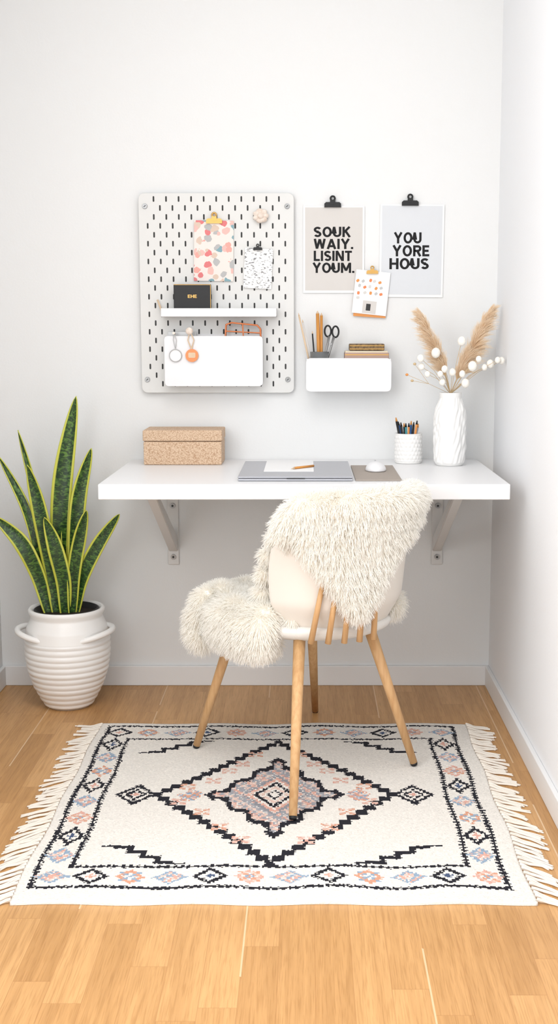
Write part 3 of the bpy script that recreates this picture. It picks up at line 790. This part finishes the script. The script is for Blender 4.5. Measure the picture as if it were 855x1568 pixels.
col=np.clip(col,0,1)
fc=np.vstack([col.reshape(-1,3),np.ones((nb_,3))*CRM])
ca=me.color_attributes.new('rugcol','FLOAT_COLOR','CORNER')
cc4=np.ones((len(fc)*4,4),dtype=np.float32); cc4[:,:3]=np.repeat(fc,4,axis=0)
ca.data.foreach_set('color',cc4.ravel())
me.materials.append(M['rug'])
o=bpy.data.objects.new('rug_body',me); link(o,g)
for side in (-1,1):
    lines=[]
    n=62
    for i in range(n):
        y=RY0+.006+i*(RY1-RY0-.012)/(n-1)
        x=RX0 if side<0 else RX1
        x+=.003*math.sin(y*17)
        fr=(RY1-y)/(RY1-RY0)
        skew=(-.010-.045*fr) + random.gauss(0,.009)
        ln_=random.uniform(.055,.078)
        for s_ in range(4):
            a=s_*math.pi/2; sp=.0035
            pts=[]
            for k in range(7):
                t=k/6
                spread=sp*(.5+.9*t)*(1 if k>1 else .6)
                pts.append((x+side*ln_*t*(1+.06*math.sin(s_*3+i)),
                            y+skew*t*t+math.cos(a)*spread+.0035*math.sin(i*1.7+t*4),
                            max(.0030,.0085-.006*t*2+math.sin(a)*.002*(1-t)+.0012*math.sin(t*9+s_))))
            lines.append(pts)
    tube('fringe_%s'%('west' if side<0 else 'east'),lines,.0019,M['fringe'],g,res=1)

# ------------------------------------------------------------ chair
ch=grp('shell_chair')
CX,CY=.04,3.085
back=math.radians(-42)       # outward direction of the backrest
F=Vector((-math.cos(back),-math.sin(back),0))
S_=Vector((-.669,-.743,0))
pcn=Vector((CX,CY,0))+F*.055
bm=bmesh.new(); rings=[]
for (rr,z) in ((.02,.384),(.12,.385),(.185,.394),(.207,.406),(.213,.418),(.210,.428),(.20,.432),(.02,.426)):
    ring=[]
    for i in range(64):
        t=2*math.pi*i/64
        q=pcn+F*(math.cos(t)*(rr*1.10))+S_*(math.sin(t)*rr*1.0)
        ring.append(bm.verts.new((q.x,q.y,z)))
    rings.append(ring)
for a,b_ in zip(rings,rings[1:]):
    for i in range(64): bm.faces.new((a[i],a[(i+1)%64],b_[(i+1)%64],b_[i]))
bm.faces.new(rings[0][::-1]); bm.faces.new(rings[-1])
bmesh.ops.recalc_face_normals(bm,faces=bm.faces)
from_bm('seat_pan',bm,M['pan'],ch,True)
def rsh(z): return .168+.034*min(1,(z-.43)/.06 if z<.49 else 1)+.030*max(0,(z-.49)/.28)
def ztop(a):
    a=abs(a)/math.radians(88); return .765-.02*a-.13*max(0,a-.5)**1.3*2.2
bm=bmesh.new(); rows=[]
NA,NZ=60,22
for i in range(NA+1):
    a=math.radians(-88+176*i/NA); zt=ztop(a); row_=[]
    for k in range(NZ+1):
        z=.43+(zt-.43)*k/NZ; r=rsh(z)
        row_.append(bm.verts.new((CX+r*math.cos(back+a*(1-.05*(k/NZ-.5)**2*4)),CY+r*math.sin(back+a*(1-.05*(k/NZ-.5)**2*4)),z)))
    rows.append(row_)
for i in range(NA):
    for k in range(NZ): bm.faces.new((rows[i][k],rows[i+1][k],rows[i+1][k+1],rows[i][k+1]))
bmesh.ops.recalc_face_normals(bm,faces=bm.faces)
o=from_bm('back_shell',bm,M['shell'],ch,True)
md=o.modifiers.new('s','SOLIDIFY'); md.thickness=.009; md.offset=0
md=o.modifiers.new('b','BEVEL'); md.width=.003; md.segments=2; md.limit_method='ANGLE'
for i,(x0,x1) in enumerate(((.010,.040),(.052,.075),(.092,.108),(.130,.140),(.166,.172))):
    def yy(x,r): return CY-math.sqrt(max(1e-4,r*r-(x-CX)**2))
    rod('spindle_%d'%(i+1),(x0,yy(x0,.206),.400),(x1,yy(x1,.224),.56),.0078,.0062,M['leg'],ch,14)
legs=[((-.309,3.231,0),(-.185,3.185,.40)),((-.033,2.725,0),(-.018,2.945,.40)),((.026,3.584,0),(.012,3.27,.40)),((.288,3.093,0),(.160,3.075,.40))]
for i,(b_,t) in enumerate(legs):
    b_=Vector(b_); t=Vector(t)
    if i==1: b_.z=.0115; 
    if i in (0,3): b_.z=.011
    m0=b_+(t-b_)*.018
    rod('leg_%d'%(i+1),m0,t,.0100,.0155,M['leg'],ch,20)
    rod('leg_foot_%d'%(i+1),b_,m0,.0085,.0102,M['black'],ch,20)

# ------------------------------------------------------------ sheepskin
sheep=grp('sheepskin_throw')
sph=[]
def yb(x,r): 
    u=min(abs(x-CX),r*.995); return CY-math.sqrt(r*r-u*u)
prof=[(.485,.122,.130),(.505,.110,.140),(.53,.092,.156),(.56,.070,.170),(.59,.048,.184),(.62,.020,.200),(.645,.004,.220),(.67,-.006,.244),(.70,-.010,.266),(.73,-.006,.266)]
for z,xa,xb in prof:
    n=max(2,int((xb-xa)/.018)+1)
    for i in range(n+1):
        x=xa+(xb-xa)*i/n; sph.append((x,yb(x,rsh(z)+.018),z,.022))
for i in range(26):
    a=math.radians(-70+ (70+46)*i/25); t=back+a; r=rsh(.75)
    zz=.732+.010*math.sin(math.pi*i/25)-(.020*(2-i) if i<2 else 0)
    sph.append((CX+r*math.cos(t),CY+r*math.sin(t),zz,.035))
    sph.append((CX+(r-.035)*math.cos(t),CY+(r-.035)*math.sin(t),zz-.03,.034))
for zi in range(9):
    for i in range(16):
        a=math.radians(-80+(80+62)*i/15); t=back+a; z=.455+zi*.032; r=rsh(z)-.036
        if a<math.radians(-66) and z>.66: continue
        sph.append((CX+r*math.cos(t),CY+r*math.sin(t),z,.024))
for p in ((-.036,2.956,.70,.030),(-.056,2.958,.67,.026),(-.076,2.968,.64,.023),(-.092,2.978,.60,.022),(-.102,2.985,.55,.022),(-.108,2.985,.50,.024),(-.110,2.985,.45,.027),(-.103,2.972,.41,.030),(-.096,2.962,.378,.028),(-.120,2.98,.385,.032)):
    sph.append(p)
for i in range(12):
    for j in range(12):
        u=(i/11-.5)*2; v=(j/11-.5)*2
        if u*u+v*v<1:
            q=pcn+F*(u*.215)+S_*(v*.185); sph.append((q.x,q.y,.448,.028))
# fleece wrapped over the left rim of the seat, from the front round to the back shell
for k in range(15):
    t=math.radians(-5+106*k/14)
    for (dr,z,r) in ((-.015,.442,.036),(.008,.425,.036),(.016,.398,.030),(.012,.376,.022 if 2<k<9 else .026)):
        q=pcn+F*(math.cos(t)*(.232+dr))+S_*(math.sin(t)*(.213+dr)); sph.append((q.x,q.y,z+.004*math.sin(k*1.4),r))
for p in ((-.262,3.15,.436,.046),(-.286,3.14,.405,.036),(-.291,3.13,.370,.030),(-.280,3.12,.352,.028),(-.225,3.16,.452,.042),(-.245,3.13,.420,.042),(-.24,3.20,.445,.040),(-.22,3.22,.44,.040)):
    sph.append(p)
sph.append((.225,3.09,.445,.024)); sph.append((.232,3.13,.45,.024))
bm=bmesh.new()
for (x,y,z,r) in sph:
    bmesh.ops.create_icosphere(bm,subdivisions=2,radius=r,matrix=Matrix.Translation((x,y,z)))
tmp=from_bm('tmp',bm,M['pelt'])
md=tmp.modifiers.new('r','REMESH'); md.mode='VOXEL'; md.voxel_size=.007
md=tmp.modifiers.new('s','SMOOTH'); md.factor=.5; md.iterations=8
dg=bpy.context.evaluated_depsgraph_get(); me=bpy.data.meshes.new_from_object(tmp.evaluated_get(dg)); bpy.data.objects.remove(tmp)
me.name='pelt'; me.materials.clear(); me.materials.append(M['pelt'])
o=bpy.data.objects.new('pelt',me); link(o,sheep); finish(o,None,True)
me.calc_loop_triangles()
nv=len(me.vertices); co=np.zeros(nv*3); me.vertices.foreach_get('co',co); co=co.reshape(-1,3)
tri=np.zeros(len(me.loop_triangles)*3,dtype=np.int64); me.loop_triangles.foreach_get('vertices',tri); tri=tri.reshape(-1,3)
A,B,Cc=co[tri[:,0]],co[tri[:,1]],co[tri[:,2]]
nrm=np.cross(B-A,Cc-A); ar=np.linalg.norm(nrm,axis=1); nrm=nrm/np.maximum(ar,1e-12)[:,None]
N_=130000
pick=rng.choice(len(tri),N_,p=ar/ar.sum())
u=rng.random((N_,1)); v=rng.random((N_,1)); sw=(u+v)>1; u=np.where(sw,1-u,u); v=np.where(sw,1-v,v)
P0=A[pick]+(B-A)[pick]*u+(Cc-A)[pick]*v; Nn=nrm[pick]
# wool pressed against the seat shell does not stand up: drop those strands
rad=np.stack([P0[:,0]-CX,P0[:,1]-CY],-1); rl=np.linalg.norm(rad,axis=1); ru=rad/np.maximum(rl,1e-6)[:,None]
rs=np.array([rsh(max(z,.431)) for z in P0[:,2]])
outw=(Nn[:,:2]*ru).sum(1)
ang_=np.arctan2(rad[:,1],rad[:,0])-back; ang_=(ang_+np.pi)%(2*np.pi)-np.pi
inside=(rl<rs)&(np.abs(ang_)<math.radians(88))&(P0[:,2]<.72)&(P0[:,2]>.40)
outside=(rl>rs)&(np.abs(ang_)<math.radians(88))&(P0[:,2]<.72)
drop=(inside&(outw>-.15)&(rl>rs-.05))|(outside&(outw<-.2)&(rl<rs+.03))
P0,Nn=P0[~drop],Nn[~drop]; N_=len(P0)
fld=np.zeros((N_,3)); fl2=np.zeros((N_,3))
for i in range(N_):
    fld[i]=noise.noise_vector(Vector(P0[i])*75); fl2[i]=noise.noise_vector(Vector(P0[i])*14)
fld2=rng.normal(0,1,(N_,3))
grav=np.array([0,0,-1.0])
gt=grav-Nn*(Nn@grav)[:,None]
D=Nn*.75+gt*.55+fld*.26+fl2*.40+fld2*.12
D/=np.linalg.norm(D,axis=1)[:,None]
dd=(D*Nn).sum(1); D+=Nn*np.maximum(0,.25-dd)[:,None]; D/=np.linalg.norm(D,axis=1)[:,None]
Ln=rng.uniform(.013,.028,(N_,1))
K=4; PP=np.zeros((N_,K,3))
for k in range(K):
    t=k/(K-1)
    curl=.0010*np.stack([np.sin(t*7+fld[:,0]*20),np.cos(t*7+fld[:,1]*20),np.sin(t*5+fld[:,2]*20)],-1)*t
    PP[:,k]=P0-Nn*.001+D*Ln*t+grav*Ln*.25*t*t+curl
fibres('wool',PP,[.0007,.0007,.0005,.0002],M['fur'],sheep)

# ------------------------------------------------------------ light
w=bpy.data.worlds.new('world'); scn.world=w; w.use_nodes=True
nt=w.node_tree; bg=nt.nodes['Background']; bg.inputs['Color'].default_value=(.95,.98,1,1); bg.inputs['Strength'].default_value=1.92
def area(name,loc,tgt,sx,sy,power,colr):
    l=bpy.data.lights.new(name,'AREA'); l.shape='RECTANGLE'; l.size=sx; l.size_y=sy; l.energy=power; l.color=colr
    o=bpy.data.objects.new(name,l); link(o); o.location=loc
    o.rotation_euler=(Vector(tgt)-Vector(loc)).to_track_quat('-Z','Y').to_euler(); return o
area('window_daylight',(-1.35,.75,1.55),(.6,2.4,1.0),1.9,1.7,47,(.98,.99,1))
area('overhead_fill',(-.2,1.7,2.56),(-.2,1.75,0),.9,1.4,18,(1,.99,.98))  # unseen soft fill from above; no lamp body in the room

# ------------------------------------------------------------ camera
cam=bpy.data.cameras.new('camera'); co_=bpy.data.objects.new('camera',cam); link(co_)
cam.sensor_fit='VERTICAL'; cam.sensor_height=36; cam.lens=1850/1568*36; cam.shift_x=-42.5/1568
co_.location=(0,0,1.152); co_.rotation_euler=(math.pi/2-math.atan(274/1850),0,0)
cam.clip_start=.05
scn.camera=co_
